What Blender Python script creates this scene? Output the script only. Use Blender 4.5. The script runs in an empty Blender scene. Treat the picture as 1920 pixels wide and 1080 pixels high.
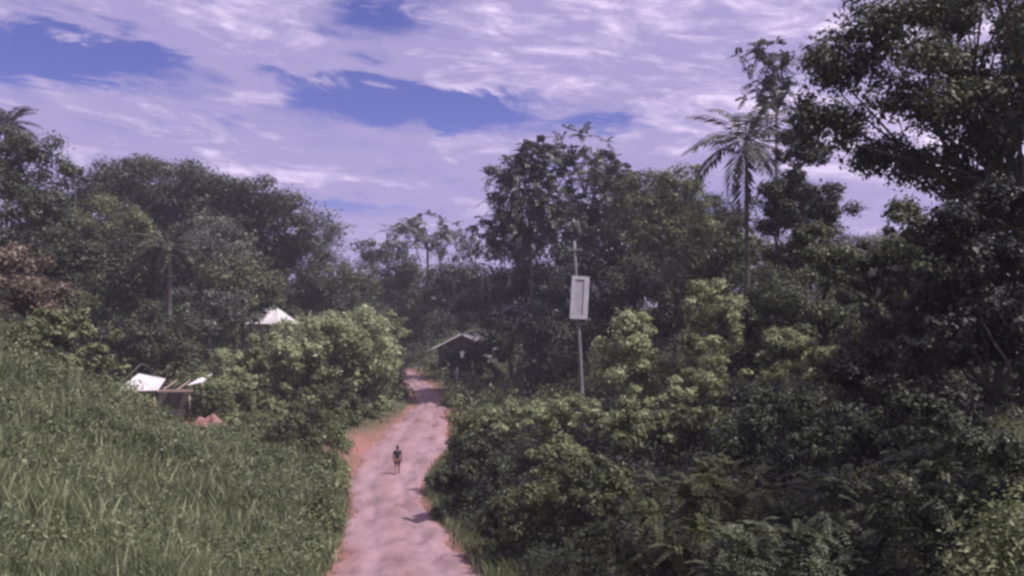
import bpy, math, random, zlib
import numpy as np
from mathutils import Vector

random.seed(4)
rng = np.random.default_rng(11)
C = bpy.context.scene.collection
F = 1600.0
PITCH = math.atan(60 / F)
CP, SP = math.cos(PITCH), math.sin(PITCH)


def at(px, py, Y):
    """The point at forward distance Y seen at a pixel of the 1920x1080 photograph."""
    xc, yc = (px - 960) / F, (540 - py) / F
    d = np.array([xc, CP - yc * SP, SP + yc * CP])
    return d * (Y / d[1])


# ------------------------------------------------------------------ terrain
RY = [-40, 0, 10, 20, 27, 37, 45, 52, 62, 75, 90, 110, 128, 160, 400]
RPX = [0, 0, 0, 0, 764, 746, 724, 728, 768, 792, 810, 784, 764, 690, 590]
RX = [-1.5, -1.5, -1.9, -2.7]
for Y_, p_ in zip(RY[4:], RPX[4:]):
    RX.append((p_ - 960) / F * Y_)
RZ = [-1.7, -1.75, -4.4, -6.9, -8.05, -9.2, -9.4, -9.3, -9.15, -8.9, -8.7, -8.3, -8.0, -7.6, -6]
RW = [3.6, 3.6, 4.0, 4.5, 4.7, 4.4, 3.7, 4.5, 6.4, 4.0, 2.4, 2.9, 2.9, 3.2, 4.0]
_ys = np.arange(-40, 401, 1.0)
_k = np.exp(-0.5 * (np.arange(-9, 10) / 3.2) ** 2); _k /= _k.sum()


def _smooth(v):
    a = np.interp(_ys, RY, v)
    return np.convolve(np.pad(a, 9, mode='edge'), _k, mode='valid')


_rx, _rz, _rw = _smooth(RX), _smooth(RZ), _smooth(RW)
road_x = lambda Y: np.interp(Y, _ys, _rx)
road_z = lambda Y: np.interp(Y, _ys, _rz)
road_w = lambda Y: np.interp(Y, _ys, _rw)


def wob(x, y, s, a):
    return a * (np.sin(x * s + 1.3 * np.sin(y * s * .7)) + np.sin(y * s * 1.13 + 1.7 * np.sin(x * s * .61 + 2)))


def edge_wob(Y):
    return .42 * np.sin(Y * .55) + .28 * np.sin(Y * 1.3 + 1) + .18 * np.sin(Y * 3.1)


def ground(x, Y):
    x, Y = np.asarray(x, float), np.asarray(Y, float)
    off = x - road_x(Y)
    d = np.maximum(np.abs(off) - road_w(Y) / 2, 0)
    sl = np.interp(Y, [0, 12, 22, 35, 44, 52, 60, 80, 100, 130, 400], [.3, .3, .42, .57, .56, .26, .16, .26, .38, .34, .1])
    sr = np.interp(Y, [0, 13, 26, 45, 70, 100, 400], [.12, .16, .4, .34, .22, .2, .12])
    s = np.where(off < 0, sl, sr)
    dd = np.where(d > 45, 45 + (d - 45) * .25, d)
    dd = np.minimum(dd, 120)
    h = s * dd * dd / (dd + 4)
    h = h + wob(x, Y, .35, .16) * np.minimum(d / 3, 1) + wob(x, Y, 1.1, .06) * np.minimum(d / 1, 1)
    # the cut earth step beside the road
    h = h + np.where(off < 0, .75, .3) * np.exp(-((Y - 60) / 7) ** 2) * np.clip(d / .7, 0, 1)
    return road_z(Y) + h - np.where(d <= 0.02, .12, 0)


def gz(x, Y):
    return float(ground(x, Y))


# ------------------------------------------------------------------ helpers
def mesh(name, v, f, mat, parent=None, attrs=None, smooth=False, uv=None):
    """v (N,3), f (M,k) arrays or a list of faces -> one object."""
    me = bpy.data.meshes.new(name)
    if isinstance(f, np.ndarray):
        k = f.shape[1]
        me.vertices.add(len(v)); me.vertices.foreach_set('co', np.asarray(v, np.float32).ravel())
        me.loops.add(f.size); me.loops.foreach_set('vertex_index', f.astype(np.int32).ravel())
        me.polygons.add(len(f))
        me.polygons.foreach_set('loop_start', np.arange(0, f.size, k, dtype=np.int32))
        me.polygons.foreach_set('loop_total', np.full(len(f), k, np.int32))
        me.update(calc_edges=True)
    else:
        me.from_pydata([tuple(p) for p in v], [], f); me.update()
    for an, av in (attrs or {}).items():
        a = me.attributes.new(an, 'FLOAT', 'POINT'); a.data.foreach_set('value', np.asarray(av, np.float32))
    if smooth:
        me.polygons.foreach_set('use_smooth', np.ones(len(me.polygons), bool))
    me.materials.append(mat)
    o = bpy.data.objects.new(name, me); C.objects.link(o)
    if parent is not None:
        o.parent = parent
    return o


def empty(name, loc, label, cat, group=None, rz=0):
    o = bpy.data.objects.new(name, None); C.objects.link(o)
    o.empty_display_size = .3
    o.location = loc; o.rotation_euler = (0, 0, rz)
    o['label'] = label; o['category'] = cat
    if group:
        o['group'] = group
    return o


class MB:
    def __init__(s):
        s.v, s.f = [], []

    def tube(s, pts, rad, n=7, cap=True):
        pts = [np.asarray(p, float) for p in pts]
        b0 = len(s.v)
        for i, p in enumerate(pts):
            t = pts[min(i + 1, len(pts) - 1)] - pts[max(i - 1, 0)]
            t = t / (np.linalg.norm(t) + 1e-9)
            r = np.array([1., 0, 0]) if abs(t[0]) < .8 else np.array([0, 1., 0])
            a = np.cross(t, r); a /= np.linalg.norm(a); b = np.cross(t, a)
            for k in range(n):
                q = 2 * math.pi * k / n
                s.v.append(p + rad[i] * (a * math.cos(q) + b * math.sin(q)))
        for i in range(len(pts) - 1):
            for k in range(n):
                k2 = (k + 1) % n
                s.f.append((b0 + i * n + k, b0 + i * n + k2, b0 + (i + 1) * n + k2, b0 + (i + 1) * n + k))
        if cap:
            s.f.append(tuple(b0 + k for k in range(n))[::-1])
            s.f.append(tuple(b0 + (len(pts) - 1) * n + k for k in range(n)))

    def box(s, c, d, R=None):
        b0 = len(s.v)
        for x in (-1, 1):
            for y in (-1, 1):
                for z in (-1, 1):
                    p = np.array([x * d[0] / 2, y * d[1] / 2, z * d[2] / 2])
                    if R is not None:
                        p = R @ p
                    s.v.append(p + np.asarray(c, float))
        for q in ((0, 1, 3, 2), (4, 6, 7, 5), (0, 4, 5, 1), (2, 3, 7, 6), (0, 2, 6, 4), (1, 5, 7, 3)):
            s.f.append(tuple(b0 + i for i in q))

    def quadstrip(s, rows, thick=0):
        """A grid of points; with thickness along -normal (z)."""
        b0 = len(s.v); n, m = len(rows), len(rows[0])
        for r in rows:
            s.v.extend(np.asarray(p, float) for p in r)
        for i in range(n - 1):
            for j in range(m - 1):
                s.f.append((b0 + i * m + j, b0 + i * m + j + 1, b0 + (i + 1) * m + j + 1, b0 + (i + 1) * m + j))
        if thick:
            b1 = len(s.v)
            for r in rows:
                s.v.extend(np.asarray(p, float) - np.array([0, 0, thick]) for p in r)
            for i in range(n - 1):
                for j in range(m - 1):
                    s.f.append((b1 + i * m + j, b1 + (i + 1) * m + j, b1 + (i + 1) * m + j + 1, b1 + i * m + j + 1))
            for i in range(n - 1):
                for j in (0, m - 1):
                    s.f.append((b0 + i * m + j, b0 + (i + 1) * m + j, b1 + (i + 1) * m + j, b1 + i * m + j))
            for j in range(m - 1):
                for i in (0, n - 1):
                    s.f.append((b0 + i * m + j, b1 + i * m + j, b1 + i * m + j + 1, b0 + i * m + j + 1))

    def build(s, name, mat, parent=None, smooth=False):
        return mesh(name, s.v, s.f, mat, parent, smooth=smooth)


# ------------------------------------------------------------------ materials
def newmat(name):
    m = bpy.data.materials.new(name); m.use_nodes = True
    nt = m.node_tree; nt.nodes.clear()
    return m, nt, nt.nodes, nt.links


def ramp(N, stops):
    r = N.new('ShaderNodeValToRGB')
    while len(r.color_ramp.elements) > 1:
        r.color_ramp.elements.remove(r.color_ramp.elements[-1])
    r.color_ramp.elements[0].position = stops[0][0]; r.color_ramp.elements[0].color = (*stops[0][1], 1)
    for p, c in stops[1:]:
        e = r.color_ramp.elements.new(p); e.color = (*c, 1)
    return r


def leaf_mat(name, dark, mid, light, trans=.3, rough=.55):
    m, nt, N, L = newmat(name)
    a = N.new('ShaderNodeAttribute'); a.attribute_name = 'tint'
    r = ramp(N, [(0, dark), (.5, mid), (1, light)])
    L.new(a.outputs['Fac'], r.inputs[0])
    oi = N.new('ShaderNodeObjectInfo')
    hs = N.new('ShaderNodeHueSaturation')
    mr = N.new('ShaderNodeMapRange'); mr.inputs[3].default_value = .8; mr.inputs[4].default_value = 1.2
    L.new(oi.outputs['Random'], mr.inputs[0]); L.new(mr.outputs[0], hs.inputs['Value'])
    L.new(r.outputs[0], hs.inputs['Color'])
    p = N.new('ShaderNodeBsdfPrincipled'); p.inputs['Roughness'].default_value = rough
    p.inputs['Specular IOR Level'].default_value = .35
    L.new(hs.outputs[0], p.inputs['Base Color'])
    t = N.new('ShaderNodeBsdfTranslucent'); L.new(hs.outputs[0], t.inputs['Color'])
    mx = N.new('ShaderNodeMixShader'); mx.inputs[0].default_value = trans
    L.new(p.outputs[0], mx.inputs[1]); L.new(t.outputs[0], mx.inputs[2])
    o = N.new('ShaderNodeOutputMaterial'); L.new(mx.outputs[0], o.inputs[0])
    return m


def noise_mat(name, stops, scale=4, rough=.85, bump=.3, stretch=(1, 1, 1), detail=8, spec=.3, metal=0, coord='Object'):
    m, nt, N, L = newmat(name)
    tc = N.new('ShaderNodeTexCoord'); mp = N.new('ShaderNodeMapping'); mp.inputs['Scale'].default_value = stretch
    L.new(tc.outputs[coord], mp.inputs[0])
    n = N.new('ShaderNodeTexNoise'); n.inputs['Scale'].default_value = scale; n.inputs['Detail'].default_value = detail
    L.new(mp.outputs[0], n.inputs['Vector'])
    r = ramp(N, stops); L.new(n.outputs[0], r.inputs[0])
    p = N.new('ShaderNodeBsdfPrincipled'); p.inputs['Roughness'].default_value = rough
    p.inputs['Specular IOR Level'].default_value = spec; p.inputs['Metallic'].default_value = metal
    L.new(r.outputs[0], p.inputs['Base Color'])
    b = N.new('ShaderNodeBump'); b.inputs['Strength'].default_value = bump; b.inputs['Distance'].default_value = .05
    L.new(n.outputs[0], b.inputs['Height']); L.new(b.outputs[0], p.inputs['Normal'])
    o = N.new('ShaderNodeOutputMaterial'); L.new(p.outputs[0], o.inputs[0])
    return m


M = dict(
    dark=leaf_mat('leaf_dark', (.020, .029, .017), (.038, .050, .027), (.072, .086, .046), .25),
    holly=leaf_mat('leaf_deep_shade', (.013, .018, .014), (.025, .031, .023), (.048, .055, .038), .2),  # darker copy of the leaf greens, deep shade put into the colour
    mid=leaf_mat('leaf_mid', (.034, .045, .021), (.066, .083, .038), (.125, .148, .068), .3),
    bright=leaf_mat('leaf_bright', (.085, .108, .048), (.19, .225, .108), (.32, .355, .205), .42),
    olive=leaf_mat('leaf_olive', (.060, .068, .032), (.110, .122, .055), (.18, .195, .095), .3),
    brown=leaf_mat('leaf_brown', (.070, .052, .040), (.115, .088, .066), (.17, .145, .10), .25),
    grey=leaf_mat('leaf_grey', (.040, .046, .036), (.075, .084, .064), (.15, .16, .125), .3, .45),
    grass=leaf_mat('grass_blade', (.048, .065, .030), (.118, .146, .070), (.27, .305, .175), .38),
    palm=leaf_mat('palm_leaf', (.030, .036, .024), (.055, .062, .042), (.11, .115, .08), .2, .6),
    bark=noise_mat('bark', [(.3, (.045, .036, .032)), (.7, (.13, .11, .095))], 6, .9, .6, (1, 1, .25)),
    palebark=noise_mat('pale_bark', [(.3, (.12, .105, .095)), (.7, (.26, .235, .21))], 6, .9, .5, (1, 1, .3)),
    tin=noise_mat('pale_tin', [(.3, (.36, .345, .35)), (.6, (.50, .485, .49)), (.8, (.42, .36, .33))], 1.2, .5, .05),
    shadetin=noise_mat('shaded_tin', [(.3, (.09, .085, .095)), (.7, (.15, .14, .155))], 1.5, .55, .05),  # grey tin darkened to stand for the shaded right slope and porch
    timber=noise_mat('timber', [(.3, (.25, .17, .14)), (.7, (.42, .31, .27))], 5, .8, .3, (1, 1, .2)),
    wall=noise_mat('plank_wall', [(.3, (.05, .044, .042)), (.7, (.10, .086, .082))], 3, .85, .3, (4, 4, .3)),
    plaster=noise_mat('plaster', [(.3, (.36, .31, .29)), (.7, (.50, .45, .42))], 1.3, .85, .2),
    inside=noise_mat('unlit_stand_in', [(.3, (.02, .018, .018)), (.7, (.04, .036, .034))], 3, .8, .1),  # near black standing in for the unlit inside, on solid doors and panes
    concrete=noise_mat('concrete_pole', [(.3, (.12, .118, .13)), (.7, (.19, .185, .195))], 5, .8, .2),
    white=noise_mat('white_paint', [(.3, (.33, .32, .35)), (.7, (.43, .42, .45))], 3, .45, .05),
    panel=noise_mat('grey_panel', [(.3, (.27, .265, .29)), (.7, (.36, .35, .38))], 2.2, .4, .05),
    steel=noise_mat('steel', [(.3, (.3, .3, .31)), (.7, (.42, .42, .43))], 4, .5, .1, metal=.6),
    skin=noise_mat('skin', [(.3, (.16, .085, .06)), (.7, (.20, .11, .08))], 5, .55, .03),
    shirt=noise_mat('dark_shirt', [(.3, (.016, .02, .024)), (.7, (.03, .036, .042))], 14, .85, .2),
    shorts=noise_mat('brown_shorts', [(.3, (.10, .055, .042)), (.7, (.15, .085, .065))], 14, .85, .2),
    hair=noise_mat('black_hair', [(.3, (.008, .007, .007)), (.7, (.02, .017, .016))], 30, .5, .3),
    eye=noise_mat('eye_white', [(.3, (.6, .58, .56)), (.7, (.65, .62, .6))], 5, .3, 0),
    soil=noise_mat('red_soil', [(.25, (.13, .065, .055)), (.5, (.23, .125, .11)), (.75, (.34, .215, .20))], 1.6, .95, .8),
)


def ground_mat():
    m, nt, N, L = newmat('ground_soil')
    tc = N.new('ShaderNodeTexCoord')
    n1 = N.new('ShaderNodeTexNoise'); n1.inputs['Scale'].default_value = .45; n1.inputs['Detail'].default_value = 8
    n2 = N.new('ShaderNodeTexNoise'); n2.inputs['Scale'].default_value = 6; n2.inputs['Detail'].default_value = 8
    L.new(tc.outputs['Object'], n1.inputs['Vector']); L.new(tc.outputs['Object'], n2.inputs['Vector'])
    soil = ramp(N, [(.3, (.14, .066, .058)), (.55, (.23, .112, .102)), (.75, (.31, .175, .162))]); L.new(n2.outputs[0], soil.inputs[0])
    veg = ramp(N, [(.3, (.035, .042, .022)), (.7, (.085, .095, .045))]); L.new(n2.outputs[0], veg.inputs[0])
    a = N.new('ShaderNodeAttribute'); a.attribute_name = 'bare'
    mx = N.new('ShaderNodeMix'); mx.data_type = 'RGBA'
    ad = N.new('ShaderNodeMath'); ad.operation = 'MULTIPLY_ADD'; ad.inputs[1].default_value = .9; ad.use_clamp = True
    sb = N.new('ShaderNodeMath'); sb.operation = 'SUBTRACT'; sb.inputs[1].default_value = .5
    L.new(n1.outputs[0], sb.inputs[0]); L.new(sb.outputs[0], ad.inputs[0]); L.new(a.outputs['Fac'], ad.inputs[2])
    L.new(ad.outputs[0], mx.inputs[0]); L.new(veg.outputs[0], mx.inputs[6]); L.new(soil.outputs[0], mx.inputs[7])
    p = N.new('ShaderNodeBsdfPrincipled'); p.inputs['Roughness'].default_value = .95; p.inputs['Specular IOR Level'].default_value = .15
    L.new(mx.outputs[2], p.inputs['Base Color'])
    b = N.new('ShaderNodeBump'); b.inputs['Strength'].default_value = .8; b.inputs['Distance'].default_value = .12
    L.new(n2.outputs[0], b.inputs['Height']); L.new(b.outputs[0], p.inputs['Normal'])
    o = N.new('ShaderNodeOutputMaterial'); L.new(p.outputs[0], o.inputs[0])
    return m


def road_mat():
    m, nt, N, L = newmat('dirt_road')
    tc = N.new('ShaderNodeTexCoord')
    mp = N.new('ShaderNodeMapping'); mp.inputs['Scale'].default_value = (1, .3, 1)
    L.new(tc.outputs['Object'], mp.inputs[0])
    n1 = N.new('ShaderNodeTexNoise'); n1.inputs['Scale'].default_value = .95; n1.inputs['Detail'].default_value = 10
    n1.inputs['Roughness'].default_value = .65
    n2 = N.new('ShaderNodeTexNoise'); n2.inputs['Scale'].default_value = 9; n2.inputs['Detail'].default_value = 6
    L.new(mp.outputs[0], n1.inputs['Vector']); L.new(tc.outputs['Object'], n2.inputs['Vector'])
    base = ramp(N, [(.28, (.125, .074, .076)), (.46, (.215, .142, .156)), (.62, (.285, .198, .22)), (.78, (.37, .285, .325))])
    L.new(n1.outputs[0], base.inputs[0])
    red = ramp(N, [(.35, (.18, .092, .082)), (.65, (.30, .175, .162))]); L.new(n2.outputs[0], red.inputs[0])
    a = N.new('ShaderNodeAttribute'); a.attribute_name = 'edge'
    ad = N.new('ShaderNodeMath'); ad.operation = 'ADD'; ad.use_clamp = True
    sb = N.new('ShaderNodeMath'); sb.operation = 'MULTIPLY_ADD'; sb.inputs[1].default_value = 1.6; sb.inputs[2].default_value = -.8
    L.new(n1.outputs[0], sb.inputs[0]); L.new(sb.outputs[0], ad.inputs[0]); L.new(a.outputs['Fac'], ad.inputs[1])
    mx = N.new('ShaderNodeMix'); mx.data_type = 'RGBA'
    L.new(ad.outputs[0], mx.inputs[0]); L.new(base.outputs[0], mx.inputs[6]); L.new(red.outputs[0], mx.inputs[7])
    gm = N.new('ShaderNodeMix'); gm.data_type = 'RGBA'; gm.blend_type = 'MULTIPLY'; gm.inputs[0].default_value = .5
    r2 = ramp(N, [(.3, (.6, .58, .58)), (.7, (1, 1, 1))]); L.new(n2.outputs[0], r2.inputs[0])
    L.new(mx.outputs[2], gm.inputs[6]); L.new(r2.outputs[0], gm.inputs[7])
    p = N.new('ShaderNodeBsdfPrincipled'); p.inputs['Roughness'].default_value = .9; p.inputs['Specular IOR Level'].default_value = .2
    L.new(gm.outputs[2], p.inputs['Base Color'])
    b = N.new('ShaderNodeBump'); b.inputs['Strength'].default_value = .3; b.inputs['Distance'].default_value = .05
    s2 = N.new('ShaderNodeMath'); s2.operation = 'ADD'; L.new(n1.outputs[0], s2.inputs[0]); L.new(n2.outputs[0], s2.inputs[1])
    L.new(s2.outputs[0], b.inputs['Height']); L.new(b.outputs[0], p.inputs['Normal'])
    o = N.new('ShaderNodeOutputMaterial'); L.new(p.outputs[0], o.inputs[0])
    return m


# ------------------------------------------------------------------ ground + road
def build_ground():
    xs = np.concatenate([[-600, -450, -300, -200, -150], np.arange(-120, -40, 4), np.arange(-40, 40, .6), np.arange(40, 120, 4), [125, 150, 200, 300, 450, 600]])
    ys = np.concatenate([[-400, -200, -100, -60], np.arange(-40, 5, 3), np.arange(5, 90, .7), np.arange(90, 200, 3), [210, 240, 300, 400, 500, 620]])
    X, Y = np.meshgrid(xs, ys)
    Z = ground(X, np.clip(Y, -40, 400))
    n, m = X.shape
    off = X - road_x(Y)
    d = np.abs(off) - road_w(Y) / 2
    bare = np.exp(-np.maximum(d, 0) / 1.1) * .85
    bare = np.maximum(bare, np.where(off < 0, 1, .6) * np.exp(-((Y - 60) / 6) ** 2) * np.exp(-np.maximum(d - 1.2, 0) / 1.3))
    hx, hy = at(385, 815, 57)[0], 57
    bare = np.maximum(bare, 1.1 * np.exp(-(((X - hx) / 2.6) ** 2 + ((Y - hy) / 4) ** 2)))
    i = np.arange(n * m).reshape(n, m)
    f = np.stack([i[:-1, :-1], i[:-1, 1:], i[1:, 1:], i[1:, :-1]], -1).reshape(-1, 4)
    o = mesh('ground', np.stack([X, Y, Z], -1).reshape(-1, 3), f, ground_mat(), attrs={'bare': bare.ravel()}, smooth=True)
    o['kind'] = 'structure'
    ys = np.arange(-30, 175, .4); u = np.linspace(-1, 1, 33)
    Yg, U = np.meshgrid(ys, u, indexing='ij')
    W = road_w(Yg) / 2 + .15 + np.where(U < 0, edge_wob(Yg), edge_wob(Yg + 31.7)) * .6
    X = road_x(Yg) + U * W
    base = road_z(Yg)
    rut = -.11 * (np.exp(-((U + .42) / .13) ** 2) + np.exp(-((U - .42) / .13) ** 2)) + .05 * np.exp(-(U / .2) ** 2)
    Z = base + rut + wob(X, Yg, 1.7, .022) + wob(X, Yg, .45, .012) + .04
    Z = np.where(np.abs(U) > .86, Z - (np.abs(U) - .86) * 1.6, Z)
    edge = np.clip((np.abs(U) - .72) / .25, 0, 1) * .8 + .25 * np.exp(-(U / .17) ** 2)
    edge = edge + np.where(U < 0, .5 * np.clip((-U - .45) / .3, 0, 1) * (np.exp(-((Yg - 29) / 5) ** 2) + np.exp(-((Yg - 60) / 6) ** 2)), 0)
    n, m = X.shape; i = np.arange(n * m).reshape(n, m)
    f = np.stack([i[:-1, :-1], i[:-1, 1:], i[1:, 1:], i[1:, :-1]], -1).reshape(-1, 4)
    o = mesh('dirt_road', np.stack([X, Yg, Z], -1).reshape(-1, 3), f, road_mat(), attrs={'edge': edge.ravel()}, smooth=True)
    o['kind'] = 'structure'


build_ground()


# ------------------------------------------------------------------ foliage
def unit(v):
    return v / (np.linalg.norm(v, axis=-1, keepdims=True) + 1e-9)


def leaf_quads(c, nrm, size, asp=.5, droop=.5, fold=.12, axis=None):
    N = len(c)
    if axis is None:
        a = rng.normal(size=(N, 3)); a[:, 2] -= droop
    else:
        a = axis
    a = a - nrm * np.sum(a * nrm, -1, keepdims=True); a = unit(a)
    b = np.cross(nrm, a)
    s = size[:, None]
    v = np.stack([c - a * s * .5, c + b * s * asp * .5 - a * s * .08 + nrm * s * fold, c + a * s * .5, c - b * s * asp * .5 - a * s * .08 + nrm * s * fold], 1)
    return v.reshape(-1, 3)


def quads(n):
    return np.arange(n * 4).reshape(n, 4)


def clump_leaves(centers, radii, per, size, asp=.5, droop=.5, flat=.75, tintvar=.25, base_tint=.5, updir=.5, hollow=.45):
    """Leaves spread through clumps; returns vertices and tints."""
    n = len(centers)
    per = np.maximum((per * (radii / radii.mean()) ** 2).astype(int), 6)
    idx = np.repeat(np.arange(n), per); N = len(idx)
    d = unit(rng.normal(size=(N, 3)))
    r = (hollow + (1 - hollow) * rng.random(N) ** .7) * (1 + .25 * rng.normal(size=N))
    p = d * r[:, None] * radii[idx][:, None]
    p[:, 2] *= flat
    c = centers[idx] + p
    nrm = unit(d * .7 + np.array([0, 0, updir]) + rng.normal(size=(N, 3)) * .4)
    sz = (size[idx] if isinstance(size, np.ndarray) else size) * np.exp(rng.normal(size=N) * .36)
    ct = base_tint + rng.normal(size=n) * tintvar * .6
    t = np.clip(ct[idx] + rng.normal(size=N) * tintvar * .7, 0, 1)
    return leaf_quads(c, nrm, sz, asp, droop), np.repeat(t, 4)


def spray_leaves(centers, out, radii, per, size, asp=.3, base_tint=.5, tintvar=.25):
    """Pinnate sprays: each clump holds several drooping leaf stems with paired leaflets."""
    vs, ts = [], []
    for c, o, r in zip(centers, out, radii):
        ns = max(3, int(per / 16))
        t0 = np.clip(base_tint + rng.normal() * tintvar * .6, 0, 1)
        for _ in range(ns):
            d = unit(o * .5 + rng.normal(size=3) * .7 + np.array([0, 0, .25]))
            L = r * (.8 + .5 * rng.random())
            k = 9; u = np.linspace(.15, 1, k)
            pts = c + d * (u * L)[:, None]; pts[:, 2] -= .45 * L * u ** 2
            tan = unit(np.gradient(pts, axis=0))
            side = unit(np.cross(tan, [0, 0, 1.0]) + 1e-6)
            up = np.cross(side, tan)
            for sg in (-1, 1):
                ax = unit(side * sg + tan * .45 - np.array([0, 0, .25]))
                s = size * (1.1 - .5 * u) * 1.5
                cc = pts + ax * (s * .5)[:, None]
                nn = unit(up + rng.normal(size=(k, 3)) * .2)
                vs.append(leaf_quads(cc, nn, s, asp, axis=ax)); ts.append(np.full(k * 4, np.clip(t0 + rng.normal() * .12, 0, 1)))
    return np.concatenate(vs), np.concatenate(ts)


def crown_points(ells, n, shell=.45, top=.25):
    """Clump centres in a union of ellipsoids (cx,cy,cz,rx,ry,rz)."""
    vol = np.array([e[3] * e[5] for e in ells]); vol = vol / vol.sum()
    out, ctr = [], []
    for e, w in zip(ells, vol):
        k = max(3, int(round(n * w)))
        d = rng.normal(size=(k, 3)); d[:, 2] += top; d = unit(d)
        r = shell + (1 - shell) * rng.random(k) ** .6
        r *= np.minimum(1 + .19 * rng.normal(size=k), 1.22)
        out.append(np.array(e[:3]) + d * r[:, None] * np.array(e[3:])); ctr.append(np.tile(e[:3], (k, 1)))
    return np.concatenate(out), np.concatenate(ctr)


def limb(mb, a, b, r0, r1, sag=.12, n=5, k=6):
    a, b = np.asarray(a, float), np.asarray(b, float)
    L = np.linalg.norm(b - a)
    w = rng.normal(size=3) * L * .07
    pts, rad = [], []
    for i in range(k):
        t = i / (k - 1)
        p = a + (b - a) * t + w * math.sin(math.pi * t) + np.array([0, 0, sag * L * math.sin(math.pi * t)])
        pts.append(p); rad.append(r0 + (r1 - r0) * t)
    mb.tube(pts, rad, n)


def plant(name, label, cat, px, Y, ells_px, mat, nclump, per, leaf, cr=None, trunk_px=None, bark='bark', r=.2, style='clump',
          asp=.5, droop=.5, tint=.5, tvar=.25, shell=.45, flat=.75, group=None, part='crown', stem='trunk', depth=.8, nstem=1, nlimb=14, hollow=.45, updir=.5):
    """ells_px: crown ellipses (cx, cy, rx, ry) in photo pixels at distance Y; depth = crown depth / width."""
    global rng
    rng = np.random.default_rng(zlib.crc32(label.encode()))      # each plant keeps its own shape
    bx = at(trunk_px if trunk_px is not None else px, 600, Y)[0]
    bz = gz(bx, Y)
    base = np.array([bx, Y, bz - .05])
    root = empty(name, tuple(base), label, cat, group)
    k = Y / F
    ells = []
    for q in ells_px:
        c = at(q[0], q[1], Y) - base
        dy = q[4] if len(q) > 4 else 0
        ells.append((c[0], c[1] + dy, c[2], q[2] * k, q[2] * k * depth, q[3] * k))
    if nstem > 1:
        m_ = np.mean([e[:3] for e in ells], 0); w_ = np.mean([e[3] for e in ells]); b_ = max(min(e[2] - e[5] for e in ells), .3)
        ells.append((m_[0] * .7, m_[1] * .7 - w_ * .25, b_ * .6, w_ * 1.1, w_ * 1.1, b_ * .75)); nclump = int(nclump * 1.2)
    pts, ctr = crown_points(ells, nclump, shell)
    pts[:, 2] = np.maximum(pts[:, 2], .25)
    mean_r = np.mean([min(e[3], e[5]) for e in ells])
    R = (cr if cr else mean_r * .32) * np.exp(rng.normal(size=len(pts)) * .25)
    if style == 'spray':
        v, t = spray_leaves(pts, unit(pts - ctr), R, per, leaf, asp, tint, tvar)
    else:
        v, t = clump_leaves(pts, R, per, leaf, asp, droop, flat, tvar, tint, hollow=hollow, updir=updir)
    mesh(part, v, quads(len(v) // 4), M[mat], root, {'tint': t})
    mb = MB()
    cz = min(e[2] - e[5] * .55 for e in ells)
    cc = np.mean([e[:3] for e in ells], 0)
    fork = np.array([cc[0] * .45, cc[1] * .4, max(cz, .3)])
    if nstem == 1:
        mid = np.array([fork[0] * .35 + rng.normal() * r, fork[1] * .35, fork[2] * .5])
        mb.tube([(0, 0, -.3), (rng.normal() * r * .2, 0, fork[2] * .12), mid, fork], [r * 1.45, r * 1.05, r * .85, r * .7], 9)
        hub = [fork]
    else:
        hub = []
        for i in range(nstem):
            a = rng.normal(size=2) * .05
            h = np.array([fork[0] + a[0] * 3, fork[1] + a[1] * 3, fork[2]])
            limb(mb, (a[0], a[1], -.2), h, r, r * .6, .05, 6)
            hub.append(h)
    ok = [q for q in rng.permutation(len(pts)) if pts[q][2] > fork[2] + .1 and np.linalg.norm(pts[q] - fork) < mean_r * 2.2 + .4] if nstem > 1 else rng.permutation(len(pts))
    sel = ok[:nlimb]
    for j in sel:
        h = hub[rng.integers(len(hub))]
        m_ = h + (pts[j] - h) * .45 + rng.normal(size=3) * .12 * np.linalg.norm(pts[j] - h)
        limb(mb, h, m_, r * .5, r * .28, .06)
        limb(mb, m_, pts[j], r * .28, r * .06, .03)
        for q in sel[:3]:
            if q != j and np.linalg.norm(pts[q] - m_) < mean_r:
                limb(mb, m_, pts[q], r * .2, r * .05, .03)
    mb.build(stem, M[bark], root, smooth=True)
    return root


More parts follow.
